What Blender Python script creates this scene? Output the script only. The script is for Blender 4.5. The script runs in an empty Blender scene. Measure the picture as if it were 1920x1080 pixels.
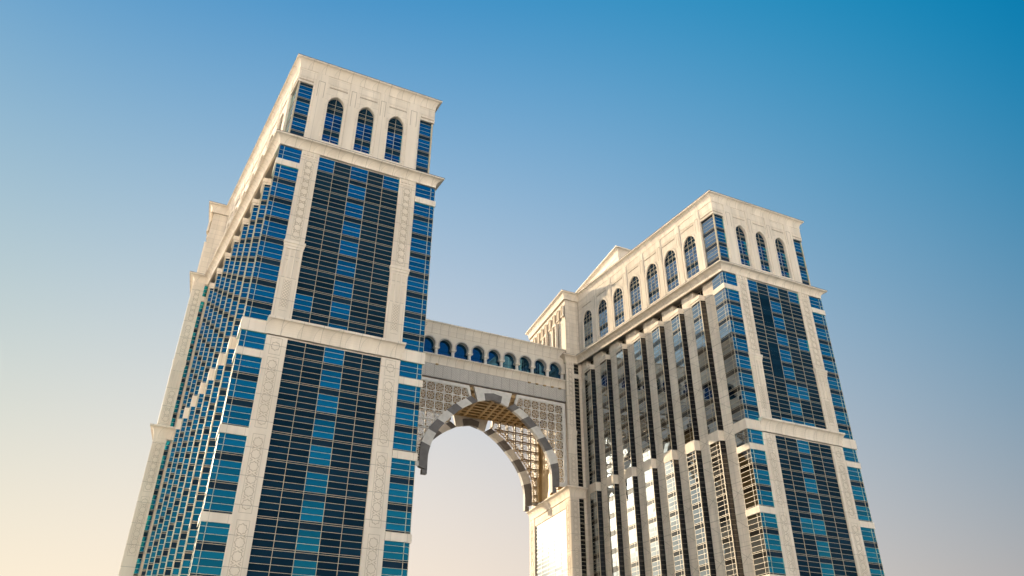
import bpy, math, random
from mathutils import Vector
random.seed(7)
R = math.radians
scene = bpy.context.scene
col = scene.collection

# ------------------------------------------------------------------ camera
EYE = 1.7
cam_d = bpy.data.cameras.new("camera")
cam = bpy.data.objects.new("camera", cam_d)
col.objects.link(cam)
scene.camera = cam
cam_d.sensor_width = 36.0
cam_d.lens = 36.0 * 1500.18 / 1920.0
cam_d.shift_x = 8.96 / 1920.0
cam_d.shift_y = -165.6 / 1920.0
cam_d.clip_end = 20000.0
PITCH, YAW, ROLL = 0.58884, 0.466224, 0.011659
fwd = Vector((math.sin(YAW) * math.cos(PITCH), math.cos(YAW) * math.cos(PITCH), math.sin(PITCH)))
rgt = Vector((math.cos(YAW), -math.sin(YAW), 0.0))
upv = rgt.cross(fwd)
r2 = rgt * math.cos(ROLL) + upv * math.sin(ROLL)
u2 = upv * math.cos(ROLL) - rgt * math.sin(ROLL)
from mathutils import Matrix
mw = Matrix((( r2.x, u2.x, -fwd.x, 0), (r2.y, u2.y, -fwd.y, 0), (r2.z, u2.z, -fwd.z, EYE), (0, 0, 0, 1)))
cam.matrix_world = mw

# ------------------------------------------------------------------ light
SUN_AZ = R(-17.0)          # from +Y towards +X
SUN_EL = R(15.0)
EXPO = 0.85
EG = 2 ** EXPO
HAZE_FILL = (14.6, 13.4, 11.9, 1)  # added fill radiance, from outside the view
sd = Vector((math.sin(SUN_AZ) * math.cos(SUN_EL), math.cos(SUN_AZ) * math.cos(SUN_EL), math.sin(SUN_EL)))
sun_d = bpy.data.lights.new("sun", 'SUN')
sun_d.energy = 5.0
sun_d.angle = R(0.53)
sun_d.color = (1.0, 0.80, 0.55)
sun = bpy.data.objects.new("sun", sun_d)
sun.rotation_euler = sd.to_track_quat('Z', 'Y').to_euler()
sun.location = (0, 0, 200)
col.objects.link(sun)

world = bpy.data.worlds.new("World")
scene.world = world
world.use_nodes = True
wt = world.node_tree
bg = wt.nodes["Background"]
WN, WL = wt.nodes, wt.links
sky = WN.new("ShaderNodeTexSky")
sky.sky_type = 'NISHITA'
sky.sun_disc = False
sky.sun_elevation = SUN_EL
sky.sun_rotation = SUN_AZ
sky.air_density = 1.0
sky.dust_density = 3.0
sky.ozone_density = 2.0
STR = 0.13
bg.inputs["Strength"].default_value = STR
def wmath(op, a, b=None, clamp=False):
    n = WN.new("ShaderNodeMath"); n.operation = op; n.use_clamp = clamp
    for i, x in enumerate((a, b)):
        if x is None: continue
        if isinstance(x, (int, float)): n.inputs[i].default_value = x
        else: WL.new(x, n.inputs[i])
    return n.outputs[0]
def wmap(v, a, b, c, d, kind='LINEAR'):
    n = WN.new("ShaderNodeMapRange"); n.interpolation_type = kind; n.clamp = True
    WL.new(v, n.inputs["Value"])
    for k, x in (("From Min", a), ("From Max", b), ("To Min", c), ("To Max", d)): n.inputs[k].default_value = x
    return n.outputs[0]
def wmix(f, a, b, blend='MIX'):
    n = WN.new("ShaderNodeMix"); n.data_type = 'RGBA'; n.blend_type = blend
    for k, x in ((0, f), (6, a), (7, b)):
        if isinstance(x, (int, float)): n.inputs[k].default_value = x
        elif isinstance(x, tuple): n.inputs[k].default_value = x
        else: WL.new(x, n.inputs[k])
    return n.outputs[2]
# hazy evening sky: colour by height above the horizon and by angle from the sun
tc = WN.new("ShaderNodeTexCoord")
nv = WN.new("ShaderNodeVectorMath"); nv.operation = 'NORMALIZE'; WL.new(tc.outputs["Generated"], nv.inputs[0])
sep = WN.new("ShaderNodeSeparateXYZ"); WL.new(nv.outputs[0], sep.inputs[0])
elev = wmath('MULTIPLY', wmath('ARCSINE', sep.outputs["Z"]), 180 / math.pi)
dt = WN.new("ShaderNodeVectorMath"); dt.operation = 'DOT_PRODUCT'
WL.new(nv.outputs[0], dt.inputs[0]); dt.inputs[1].default_value = tuple(sd)
ang = wmath('MULTIPLY', wmath('ARCCOSINE', wmath('MINIMUM', dt.outputs["Value"], 0.99999)), 180 / math.pi)
X = wmap(elev, 0, 50, 0, 50 / 45)
Y = wmap(ang, 8, 84, 8 / 90, 84 / 90)
XY = wmath('MULTIPLY', X, Y); XX = wmath('MULTIPLY', X, X); YY = wmath('MULTIPLY', Y, Y)
XXY = wmath('MULTIPLY', XX, Y); XYY = wmath('MULTIPLY', X, YY)
CO = [[1.0089, -0.386, 0.4125, 0.3475, -0.7129, -0.8109, 0.9915, -1.1634],
      [0.9281, -0.1615, 0.2871, -0.0577, -0.3835, -0.6895, 0.56, -0.1475],
      [0.7697, 0.1068, 0.2552, 0.2607, -0.2309, -0.5359, 0.0649, -0.1312]]
ch = []
for c in CO:
    v = c[0]
    for k, t in zip(c[1:], (X, Y, XY, XX, YY, XXY, XYY)): v = wmath('ADD', wmath('MULTIPLY', t, k), v)
    v = wmath('MAXIMUM', v, 0.03); ch.append(wmath('MULTIPLY', wmath('MULTIPLY', v, v), 1.0 / EG))
cmb = WN.new("ShaderNodeCombineColor")
for k in range(3): WL.new(ch[k], cmb.inputs[k])
# added fill: bright low band behind-left of the camera, lifting shaded stone, and the glow close to the sun
FILL_AZ = R(-120)
hd = WN.new("ShaderNodeVectorMath"); hd.operation = 'DOT_PRODUCT'
hv = WN.new("ShaderNodeVectorMath"); hv.operation = 'MULTIPLY'; hv.inputs[1].default_value = (1, 1, 0)
hn = WN.new("ShaderNodeVectorMath"); hn.operation = 'NORMALIZE'
WL.new(nv.outputs[0], hv.inputs[0]); WL.new(hv.outputs[0], hn.inputs[0]); WL.new(hn.outputs[0], hd.inputs[0])
hd.inputs[1].default_value = (math.sin(FILL_AZ), math.cos(FILL_AZ), 0)
hz = wmath('MULTIPLY', wmap(hd.outputs["Value"], math.cos(R(106)), math.cos(R(55)), 0, 1, 'SMOOTHSTEP'), wmap(elev, 0, 7, 1, 0, 'SMOOTHSTEP'))
c1 = wmix(hz, cmb.outputs[0], HAZE_FILL)
gl = wmap(ang, 2, 10.5, 1, 0, 'SMOOTHSTEP')
c2 = wmix(gl, c1, (5.0, 4.3, 3.2, 1))
c3 = wmix(1.0, c2, (1 / STR, 1 / STR, 1 / STR, 1), 'MULTIPLY')
nis = wmix(1.0, sky.outputs["Color"], (3.0, 3.0, 3.0, 1), 'DARKEN')
WL.new(wmix(0.02, c3, nis), bg.inputs["Color"])

scene.view_settings.view_transform = 'Standard'
scene.view_settings.look = 'None'
scene.view_settings.exposure = EXPO
scene.view_settings.gamma = 1.0

# ------------------------------------------------------------------ materials
MATS = {}
def new_mat(name):
    m = bpy.data.materials.new(name)
    m.use_nodes = True
    MATS[name] = m
    nt = m.node_tree
    return m, nt, nt.nodes["Principled BSDF"]

def stone(name, c, joint=0.66, bw=2.4, bh=1.32, rough=0.8, stain=0.17, mortar=0.032):
    m, nt, b = new_mat(name)
    N, L = nt.nodes, nt.links
    geo = N.new("ShaderNodeNewGeometry")
    sep = N.new("ShaderNodeSeparateXYZ"); L.new(geo.outputs["Position"], sep.inputs[0])
    add = N.new("ShaderNodeMath"); add.operation = 'ADD'
    L.new(sep.outputs["X"], add.inputs[0]); L.new(sep.outputs["Y"], add.inputs[1])
    comb = N.new("ShaderNodeCombineXYZ")
    L.new(add.outputs[0], comb.inputs["X"]); L.new(sep.outputs["Z"], comb.inputs["Y"])
    br = N.new("ShaderNodeTexBrick")
    br.offset = 0.0
    br.inputs["Scale"].default_value = 1.0
    br.inputs["Mortar Size"].default_value = mortar
    br.inputs["Mortar Smooth"].default_value = 0.3
    br.inputs["Brick Width"].default_value = bw
    br.inputs["Row Height"].default_value = bh
    br.inputs["Color1"].default_value = (c[0], c[1], c[2], 1)
    br.inputs["Color2"].default_value = (c[0] * 0.91, c[1] * 0.90, c[2] * 0.885, 1)
    br.inputs["Mortar"].default_value = (c[0] * joint, c[1] * joint, c[2] * joint, 1)
    L.new(comb.outputs[0], br.inputs["Vector"])
    # weather streaks: noise stretched downwards
    mp = N.new("ShaderNodeMapping"); mp.inputs["Scale"].default_value = (0.9, 0.9, 0.12)
    L.new(geo.outputs["Position"], mp.inputs["Vector"])
    no = N.new("ShaderNodeTexNoise"); no.inputs["Scale"].default_value = 0.8; no.inputs["Detail"].default_value = 6
    L.new(mp.outputs[0], no.inputs["Vector"])
    rp = N.new("ShaderNodeMapRange")
    rp.inputs["From Min"].default_value = 0.3; rp.inputs["From Max"].default_value = 0.75
    rp.inputs["To Min"].default_value = 1.0 - stain; rp.inputs["To Max"].default_value = 1.0 + stain * 0.4
    L.new(no.outputs["Fac"], rp.inputs["Value"])
    mx = N.new("ShaderNodeMix"); mx.data_type = 'RGBA'; mx.blend_type = 'MULTIPLY'
    mx.inputs[0].default_value = 1.0
    L.new(br.outputs["Color"], mx.inputs[6]); L.new(rp.outputs[0], mx.inputs[7])
    L.new(mx.outputs[2], b.inputs["Base Color"])
    b.inputs["Roughness"].default_value = rough
    b.inputs["Specular IOR Level"].default_value = 0.25
    return m

def plain(name, c, rough=0.6, metal=0.0, spec=0.5, var=0.0, vscale=1.0):
    m, nt, b = new_mat(name)
    b.inputs["Base Color"].default_value = (c[0], c[1], c[2], 1)
    b.inputs["Roughness"].default_value = rough
    b.inputs["Metallic"].default_value = metal
    b.inputs["Specular IOR Level"].default_value = spec
    if var:
        N, L = nt.nodes, nt.links
        geo = N.new("ShaderNodeNewGeometry")
        no = N.new("ShaderNodeTexNoise"); no.inputs["Scale"].default_value = vscale; no.inputs["Detail"].default_value = 5
        L.new(geo.outputs["Position"], no.inputs["Vector"])
        rp = N.new("ShaderNodeMapRange")
        rp.inputs["From Min"].default_value = 0.25; rp.inputs["From Max"].default_value = 0.75
        rp.inputs["To Min"].default_value = 1 - var; rp.inputs["To Max"].default_value = 1 + var
        L.new(no.outputs["Fac"], rp.inputs["Value"])
        mx = N.new("ShaderNodeMix"); mx.data_type = 'RGBA'; mx.blend_type = 'MULTIPLY'; mx.inputs[0].default_value = 1
        mx.inputs[6].default_value = (c[0], c[1], c[2], 1)
        L.new(rp.outputs[0], mx.inputs[7]); L.new(mx.outputs[2], b.inputs["Base Color"])
    return m

def glass(name, c, rough=0.03, metal=1.0, var=0.25, spec=0.5):
    """coated facade glass: every pane a little different in tint"""
    m, nt, b = new_mat(name)
    N, L = nt.nodes, nt.links
    geo = N.new("ShaderNodeNewGeometry")
    rp = N.new("ShaderNodeMapRange")
    rp.inputs["To Min"].default_value = 1 - var; rp.inputs["To Max"].default_value = 1 + var * 0.6
    L.new(geo.outputs["Random Per Island"], rp.inputs["Value"])
    mx = N.new("ShaderNodeMix"); mx.data_type = 'RGBA'; mx.blend_type = 'MULTIPLY'; mx.inputs[0].default_value = 1
    mx.inputs[6].default_value = (c[0], c[1], c[2], 1)
    L.new(rp.outputs[0], mx.inputs[7]); L.new(mx.outputs[2], b.inputs["Base Color"])
    b.inputs["Metallic"].default_value = metal
    b.inputs["Roughness"].default_value = rough
    b.inputs["Specular IOR Level"].default_value = spec
    return m

CREAM = (0.73, 0.635, 0.515)
stone("cream_stone", CREAM)
stone("smooth_stone", (0.74, 0.645, 0.525), joint=0.62, bw=2.6, bh=40.0, stain=0.14)
stone("carved_stone", (0.72, 0.625, 0.505), bw=60, bh=3.96, joint=0.55, stain=0.14, mortar=0.05)
plain("groove_shade", (0.29, 0.235, 0.17), 0.9)  # joint lines, with the shade of the gap put into the dark colour
stone("pale_stone", (0.70, 0.63, 0.53), joint=0.72, bw=2.4, bh=3.8, stain=0.06)
stone("grey_stone", (0.43, 0.40, 0.365), joint=0.8, bw=2.4, bh=50, stain=0.1)
plain("dark_voussoir", (0.14, 0.128, 0.12), 0.6, var=0.2, vscale=0.8)
plain("light_voussoir", (0.62, 0.585, 0.53), 0.7, var=0.12, vscale=0.8)
plain("screen_white", (0.62, 0.56, 0.47), 0.7)
plain("bronze_tan", (0.40, 0.27, 0.12), 0.6, var=0.2, vscale=0.6)
plain("carving", (0.43, 0.36, 0.27), 0.9)  # relief lines: shade of the carved grooves put into a darker tone
plain("dark_bronze", (0.11, 0.085, 0.06), 0.45)
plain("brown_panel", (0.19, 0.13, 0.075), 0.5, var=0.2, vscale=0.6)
plain("gold_mullion", (0.44, 0.36, 0.24), 0.45, spec=0.5)
plain("dark_recess", (0.02, 0.018, 0.016), 0.5)
glass("vision_glass", (0.030, 0.42, 0.54), 0.02, var=0.28)
glass("dark_glass", (0.005, 0.023, 0.042), 0.03, metal=0.0, var=0.35, spec=0.08)
glass("spandrel_glass", (0.008, 0.024, 0.042), 0.06, metal=0.0, var=0.3, spec=0.1)
glass("side_glass", (0.35, 0.40, 0.44), 0.015, var=0.18)
glass("attic_blue", (0.014, 0.27, 0.43), 0.02, var=0.4)
glass("gallery_glass", (0.055, 0.17, 0.30), 0.02, var=0.15)
glass("attic_glass", (0.24, 0.32, 0.40), 0.02, var=0.3)
glass("side_spandrel", (0.09, 0.093, 0.096), 0.05, var=0.2)
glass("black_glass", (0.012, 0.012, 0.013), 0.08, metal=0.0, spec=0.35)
plain("paving", (0.56, 0.50, 0.42), 0.85, var=0.15, vscale=0.05)
plain("flashing", (0.16, 0.12, 0.09), 0.5)
plain("roof_membrane", (0.40, 0.38, 0.35), 0.9)

# ------------------------------------------------------------------ mesh helpers
class MB:
    def __init__(s): s.v = []; s.f = []; s.mi = []; s.cur = 0
    def face(s, pts):
        i = len(s.v); s.v += [tuple(p) for p in pts]; s.f.append(tuple(range(i, i + len(pts)))); s.mi.append(s.cur)
    def build(s, name, mat, parent=None, loc=None):
        me = bpy.data.meshes.new(name)
        me.from_pydata([(x, y, z + EYE) for x, y, z in s.v], [], s.f)
        if isinstance(mat, str): me.materials.append(MATS[mat])
        else:
            for m in mat: me.materials.append(MATS[m])
            me.polygons.foreach_set("material_index", s.mi)
        o = bpy.data.objects.new(name, me)
        col.objects.link(o)
        if parent: o.parent = parent
        if loc: o.location = loc
        return o
    @property
    def empty(s): return not s.f

class Frame:
    """a facade plane: s along it, n outwards, z up (metres above the eye)"""
    def __init__(s, o, sdir, ndir):
        s.o = o; l = math.hypot(*sdir); s.s = (sdir[0] / l, sdir[1] / l)
        l = math.hypot(*ndir); s.n = (ndir[0] / l, ndir[1] / l)
        cx = s.s[1]; cy = -s.s[0]                  # S x Z
        s.flip = cx * s.n[0] + cy * s.n[1] < 0
    def P(s, a, n, z):
        return (s.o[0] + a * s.s[0] + n * s.n[0], s.o[1] + a * s.s[1] + n * s.n[1], z)

def poly(mb, F, pts, n):
    """pts (s,z) counter-clockwise seen from outside when s runs right"""
    q = [F.P(a, n, z) for a, z in pts]
    mb.face(q[::-1] if F.flip else q)
def rect(mb, F, s0, s1, z0, z1, n, jit=0.0):
    q = [(s0, z0), (s1, z0), (s1, z1), (s0, z1)]
    if jit:
        p = [F.P(a, n + random.uniform(-jit, jit), z) for a, z in q[:3]]
        p.append((p[0][0] + p[2][0] - p[1][0], p[0][1] + p[2][1] - p[1][1], z1))
    else:
        p = [F.P(a, n, z) for a, z in q]
    mb.face(p[::-1] if F.flip else p)
def fbox(mb, F, s0, s1, n0, n1, z0, z1):
    if s1 < s0: s0, s1 = s1, s0
    if n1 < n0: n0, n1 = n1, n0
    c = lambda a, n, z: F.P(a, n, z)
    fs = [[c(s0, n1, z0), c(s1, n1, z0), c(s1, n1, z1), c(s0, n1, z1)],
          [c(s1, n0, z0), c(s0, n0, z0), c(s0, n0, z1), c(s1, n0, z1)],
          [c(s0, n0, z0), c(s0, n1, z0), c(s0, n1, z1), c(s0, n0, z1)],
          [c(s1, n1, z0), c(s1, n0, z0), c(s1, n0, z1), c(s1, n1, z1)],
          [c(s0, n1, z1), c(s1, n1, z1), c(s1, n0, z1), c(s0, n0, z1)],
          [c(s0, n0, z0), c(s1, n0, z0), c(s1, n1, z0), c(s0, n1, z0)]]
    for q in fs: mb.face(q[::-1] if F.flip else q)
def fprism(mb, F, pts, n0, n1):
    """extrude an outline (s,z) between n0 and n1"""
    a = [F.P(x, n1, z) for x, z in pts]; b = [F.P(x, n0, z) for x, z in pts]
    if F.flip: a, b = a[::-1], b[::-1]
    mb.face(a); mb.face(b[::-1])
    k = len(a)
    for i in range(k):
        j = (i + 1) % k
        mb.face([a[j], a[i], b[i], b[j]])
def strip(mb, F, p, q, w, n0, n1):
    """a straight raised bar between two (s,z) points"""
    dx, dz = q[0] - p[0], q[1] - p[1]; l = math.hypot(dx, dz)
    if l < 1e-6: return
    ox, oz = -dz / l * w / 2, dx / l * w / 2
    pts = [(p[0] - ox, p[1] - oz), (q[0] - ox, q[1] - oz), (q[0] + ox, q[1] + oz), (p[0] + ox, p[1] + oz)]
    fprism(mb, F, pts, n0, n1)

def offset_poly(pts, d, closed=True):
    """offset outward (right-hand side of travel); d scalar or one per edge"""
    n = len(pts); ne = n if closed else n - 1
    ds = [d] * ne if not isinstance(d, (list, tuple)) else list(d)
    E = []
    for i in range(ne):
        a, b = pts[i], pts[(i + 1) % n]
        dx, dy = b[0] - a[0], b[1] - a[1]; l = math.hypot(dx, dy); dx /= l; dy /= l
        E.append(((a[0] + dy * ds[i], a[1] - dx * ds[i]), (dx, dy)))
    out = []
    for i in range(n):
        if not closed and i == 0: out.append(E[0][0]); continue
        if not closed and i == n - 1:
            a, b = pts[n - 2], pts[n - 1]
            p, dd = E[-1]; l = math.hypot(b[0] - a[0], b[1] - a[1])
            out.append((p[0] + dd[0] * l, p[1] + dd[1] * l)); continue
        (p, a), (q, b) = E[i - 1], E[i]
        cr = a[0] * b[1] - a[1] * b[0]
        if abs(cr) < 1e-6: out.append(q); continue
        t = ((q[0] - p[0]) * b[1] - (q[1] - p[1]) * b[0]) / cr
        out.append((p[0] + a[0] * t, p[1] + a[1] * t))
    return out
def prism(mb, pts, z0, z1, top=True, bottom=True):
    n = len(pts)
    for i in range(n):
        a, b = pts[i], pts[(i + 1) % n]
        mb.face([(a[0], a[1], z0), (b[0], b[1], z0), (b[0], b[1], z1), (a[0], a[1], z1)])
    if top: mb.face([(p[0], p[1], z1) for p in pts])
    if bottom: mb.face([(p[0], p[1], z0) for p in pts][::-1])
def sweep(mb, path, prof, closed=True):
    """prof: list of (outward, z) from bottom to top"""
    rings = [[(p[0], p[1], z) for p in offset_poly(path, d, closed)] for d, z in prof]
    n = len(path); ne = n if closed else n - 1
    for k in range(len(rings) - 1):
        for i in range(ne):
            j = (i + 1) % n
            mb.face([rings[k][i], rings[k][j], rings[k + 1][j], rings[k + 1][i]])
    if not closed:
        mb.face([r[0] for r in rings][::-1]); mb.face([r[-1] for r in rings])

def cove(n0, n1, z0, z1, lip=0.35, foot=0.3):
    """cornice section: fillet, concave cove, lip; closed back on top"""
    pr = [(n0 - 0.3, z0), (n0 + 0.10, z0), (n0 + 0.10, z0 + foot * 0.5), (n0 + 0.02, z0 + foot * 0.6)]
    zb, zt = z0 + foot * 0.6, z1 - lip
    for i in range(1, 9):
        t = i / 8 * math.pi / 2
        pr.append((n0 + 0.02 + (n1 - 0.08 - n0) * (1 - math.cos(t)), zb + (zt - zb) * math.sin(t)))
    pr += [(n1 - 0.06, zt + 0.04), (n1, zt + 0.05), (n1, z1 - 0.03), (n1 - 0.04, z1), (n0 - 0.8, z1)]
    return pr

def cove_joint(mb, F, s, prof, base=0.0, w=.05):
    """open joint between two cornice stones: a thin dark line following the section"""
    pts = [(d, z) for d, z in prof if d > prof[0][0] + .31][:-1]
    for (d0, za), (d1, zb) in zip(pts[:-1], pts[1:]):
        nx, nz = (zb - za), -(d1 - d0); l = math.hypot(nx, nz)
        if l < 1e-4: continue
        nx, nz = nx / l * .012, nz / l * .012
        q = [F.P(s - w / 2, base + d0 + nx, za + nz), F.P(s + w / 2, base + d0 + nx, za + nz),
             F.P(s + w / 2, base + d1 + nx, zb + nz), F.P(s - w / 2, base + d1 + nx, zb + nz)]
        mb.face(q[::-1] if F.flip else q)

# floors: the double line between storeys
ZK0, FH = 84.2, 3.96
def row_lines(z0, z1):
    """list of (z_top, z_bottom, kind, floor) from top to bottom"""
    out = []
    for k in range(-7, 26):
        zk = ZK0 - FH * k
        segs = [(zk + .13, zk - .13, 'gap'), (zk - .13, zk - 1.04, 'span'), (zk - 1.04, zk - 1.97, 'vis'),
                (zk - 1.97, zk - 2.90, 'vis'), (zk - 2.90, zk - FH + .13, 'vis')]
        for a, b, kd in segs:
            a2, b2 = min(a, z1), max(b, z0)
            if a2 - b2 > 0.12: out.append((a2, b2, kd, k))
    return out

def glazing(F, edges, z0, z1, n, parent, name, pick, mats, mw=0.078, md=0.06, jit=0.005, mull="gold_mullion", vmul=True, skip=None):
    """panes + mullions. pick(col,kind,floor,row)->key of mats. Returns main object"""
    pan = MB(); keys = list(mats)
    mu = MB()
    rows = row_lines(z0, z1)
    for c in range(len(edges) - 1):
        a, b = edges[c], edges[c + 1]
        for r, (zt, zb, kd, k) in enumerate(rows):
            pan.cur = keys.index(pick(c, kd, k, r)); rect(pan, F, a, b, zb, zt, n, jit)
            if zb - z0 > 0.05 and not (skip and skip(c, k, r)):
                fbox(mu, F, a + mw / 2, b - mw / 2, n, n + md * .6, zb - mw * .4, zb + mw * .4)
    for i, e in enumerate(edges):
        if 0 < i < len(edges) - 1 or vmul:
            w = mw * (1.0 if 0 < i < len(edges) - 1 else 0.8)
            fbox(mu, F, e - w / 2, e + w / 2, n - .02, n + md, z0, z1)
    root = pan.build(name, [mats[k] for k in keys], parent)
    mu.build("mullion", mull, root)
    return root

def pointed(hw, h, n=9):
    """right half of a pointed arch, from springing (hw,0) to apex (0,h)"""
    Rr = (hw * hw + h * h) / (2 * hw)
    cx = hw - Rr
    a1 = math.atan2(h, -cx)
    return [(cx + Rr * math.cos(a1 * i / n), Rr * math.sin(a1 * i / n)) for i in range(n + 1)]

def arch_outline(c, hw, sill, spring, h, grow=0.0):
    half = pointed(hw + grow, h + grow * 1.25)
    right = [(c + x, spring + z) for x, z in half]
    left = [(c - x, spring + z) for x, z in half[::-1]][1:]
    return [(c + hw + grow, sill)] + right + left + [(c - hw - grow, sill)]

def arched_wall(mb, F, s0, s1, z0, z1, outline, n, depth):
    """wall face with an arched opening plus its reveal. outline runs right sill -> apex -> left sill"""
    sr, sl = outline[0][0], outline[-1][0]
    sill = outline[0][1]
    if sill > z0 + 1e-3: rect(mb, F, s0, s1, z0, sill, n)
    rect(mb, F, s0, sl, sill, z1, n) if sl > s0 else None
    rect(mb, F, sr, s1, sill, z1, n) if s1 > sr else None
    for a, b in zip(outline[:-1], outline[1:]):
        if abs(a[0] - b[0]) > 1e-6:
            poly(mb, F, [(b[0], b[1]), (a[0], a[1]), (a[0], z1), (b[0], z1)], n)
    cl = outline + [outline[0]]
    for a, b in zip(cl[:-1], cl[1:]):
        q = [F.P(a[0], n, a[1]), F.P(b[0], n, b[1]), F.P(b[0], n - depth, b[1]), F.P(a[0], n - depth, a[1])]
        mb.face(q if F.flip else q[::-1])

def band(mb, F, inner, outer, n0, n1):
    """raised trim between two outlines with the same number of points"""
    for i in range(len(inner) - 1):
        fprism(mb, F, [inner[i], outer[i], outer[i + 1], inner[i + 1]], n0, n1)

def arched_window(F, c, hw, sill, spring, h, n, parent, gmat, cols, rng):
    """glass with glazing bars inside an arched opening, and a raised stone frame"""
    ol = arch_outline(c, hw, sill, spring, h)
    g = MB()
    cuts = [(0, 'v'), (1.0, 'v'), (1.95, 'd'), (3.05, 'd'), (3.35, 'v'), (4.3, 'v'), (5.25, 'v'), (6.2, 'v'), (7.15, 'd'), (8.2, 'd'), (8.5, 'd'), (9.4, 'd')]
    zs = [sill + c_[0] for c_ in cuts] + [spring + h]
    kinds = [c_[1] for c_ in cuts]
    def halfw(z):
        if z <= spring: return hw
        pr = pointed(hw, h, 24)
        for (x0, z0), (x1, z1) in zip(pr[:-1], pr[1:]):
            if spring + z0 <= z <= spring + z1 + 1e-6:
                t = (z - spring - z0) / max(z1 - z0, 1e-6); return x0 + (x1 - x0) * t
        return 0.0
    mu = MB()
    for row, (a, b) in enumerate(zip(zs[:-1], zs[1:])):
        g.cur = 0 if kinds[row] == 'v' else 1
        sub = 6 if b > spring else 1
        for k in range(cols):
            e0, e1 = -hw + 2 * hw * k / cols, -hw + 2 * hw * (k + 1) / cols
            for q in range(sub):
                za, zb = a + (b - a) * q / sub, a + (b - a) * (q + 1) / sub
                wa, wb = halfw(za), halfw(zb)
                p = [(c + max(e0, -wa), za), (c + min(e1, wa), za), (c + min(e1, wb), zb), (c + max(e0, -wb), zb)]
                if p[1][0] - p[0][0] > 0.02:
                    if p[2][0] <= p[3][0]: p = [p[0], p[1], ((p[2][0] + p[3][0]) / 2, zb)]
                    poly(g, F, p, n + rng.uniform(-.004, .004))
        w = halfw(b)
        if w > .1: fbox(mu, F, c - w, c + w, n, n + .05, b - .032, b + .032)
    for k in range(1, cols):
        e = -hw + 2 * hw * k / cols
        zt = spring + h
        while halfw(zt) < abs(e) and zt > sill: zt -= .05
        fbox(mu, F, c + e - .04, c + e + .04, n - .02, n + .06, sill, zt)
    o = g.build("arched_window", [gmat, "dark_glass"], parent)
    mu.build("mullion", "gold_mullion", o)
    return o, ol

def star_ring(mb, F, c, z, r, w, n0, n1):
    """carved eight-pointed star ring"""
    pts = []
    for i in range(16):
        a = math.pi * i / 8 + math.pi / 8
        rr = r if i % 2 else r * 0.80
        pts.append((c + rr * math.cos(a), z + rr * math.sin(a)))
    for i in range(16): strip(mb, F, pts[i], pts[(i + 1) % 16], w, n0, n1)

def chain(mb, F, c, z0, z1, r, n, frame=True):
    w = 0.075; n1 = n + 0.05; n0 = n - .02
    k = max(1, int((z1 - z0 - .5) / (2.12 * r)))
    pitch = (z1 - z0 - .5) / k
    for i in range(k): star_ring(mb, F, c, z0 + .25 + pitch * (i + .5), r, w, n0, n1)
    for i in range(k - 1):
        zz = z0 + .25 + pitch * (i + 1)
        strip(mb, F, (c - r * .95, zz - r * .3), (c - r * .45, zz), w, n0, n1 - .01)
        strip(mb, F, (c - r * .45, zz), (c - r * .95, zz + r * .3), w, n0, n1 - .01)
        strip(mb, F, (c + r * .95, zz - r * .3), (c + r * .45, zz), w, n0, n1 - .01)
        strip(mb, F, (c + r * .45, zz), (c + r * .95, zz + r * .3), w, n0, n1 - .01)
    if frame:
        e = r * 1.22
        for p, q in (((c - e, z0), (c - e, z1)), ((c + e, z0), (c + e, z1)), ((c - e, z0), (c + e, z0)), ((c - e, z1), (c + e, z1))):
            strip(mb, F, p, q, .05, n0, n1 - .02)

def fret(mb, F, s0, s1, z0, z1, cell, n):
    """small woven lattice carving"""
    w = .07
    cz = max(1, round((z1 - z0) / cell)); cs = max(1, round((s1 - s0) / cell))
    ds, dz = (s1 - s0) / cs, (z1 - z0) / cz
    for i in range(cs):
        for j in range(cz):
            a, b = s0 + i * ds, z0 + j * dz
            strip(mb, F, (a, b), (a + ds, b + dz), w, n - .02, n + .04)
            strip(mb, F, (a, b + dz), (a + ds, b), w, n - .02, n + .03)

# ------------------------------------------------------------------ a tower
W = 30.0
def tag(o, label, cat, group=None):
    o["label"] = label; o["category"] = cat
    if group: o["group"] = group

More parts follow.
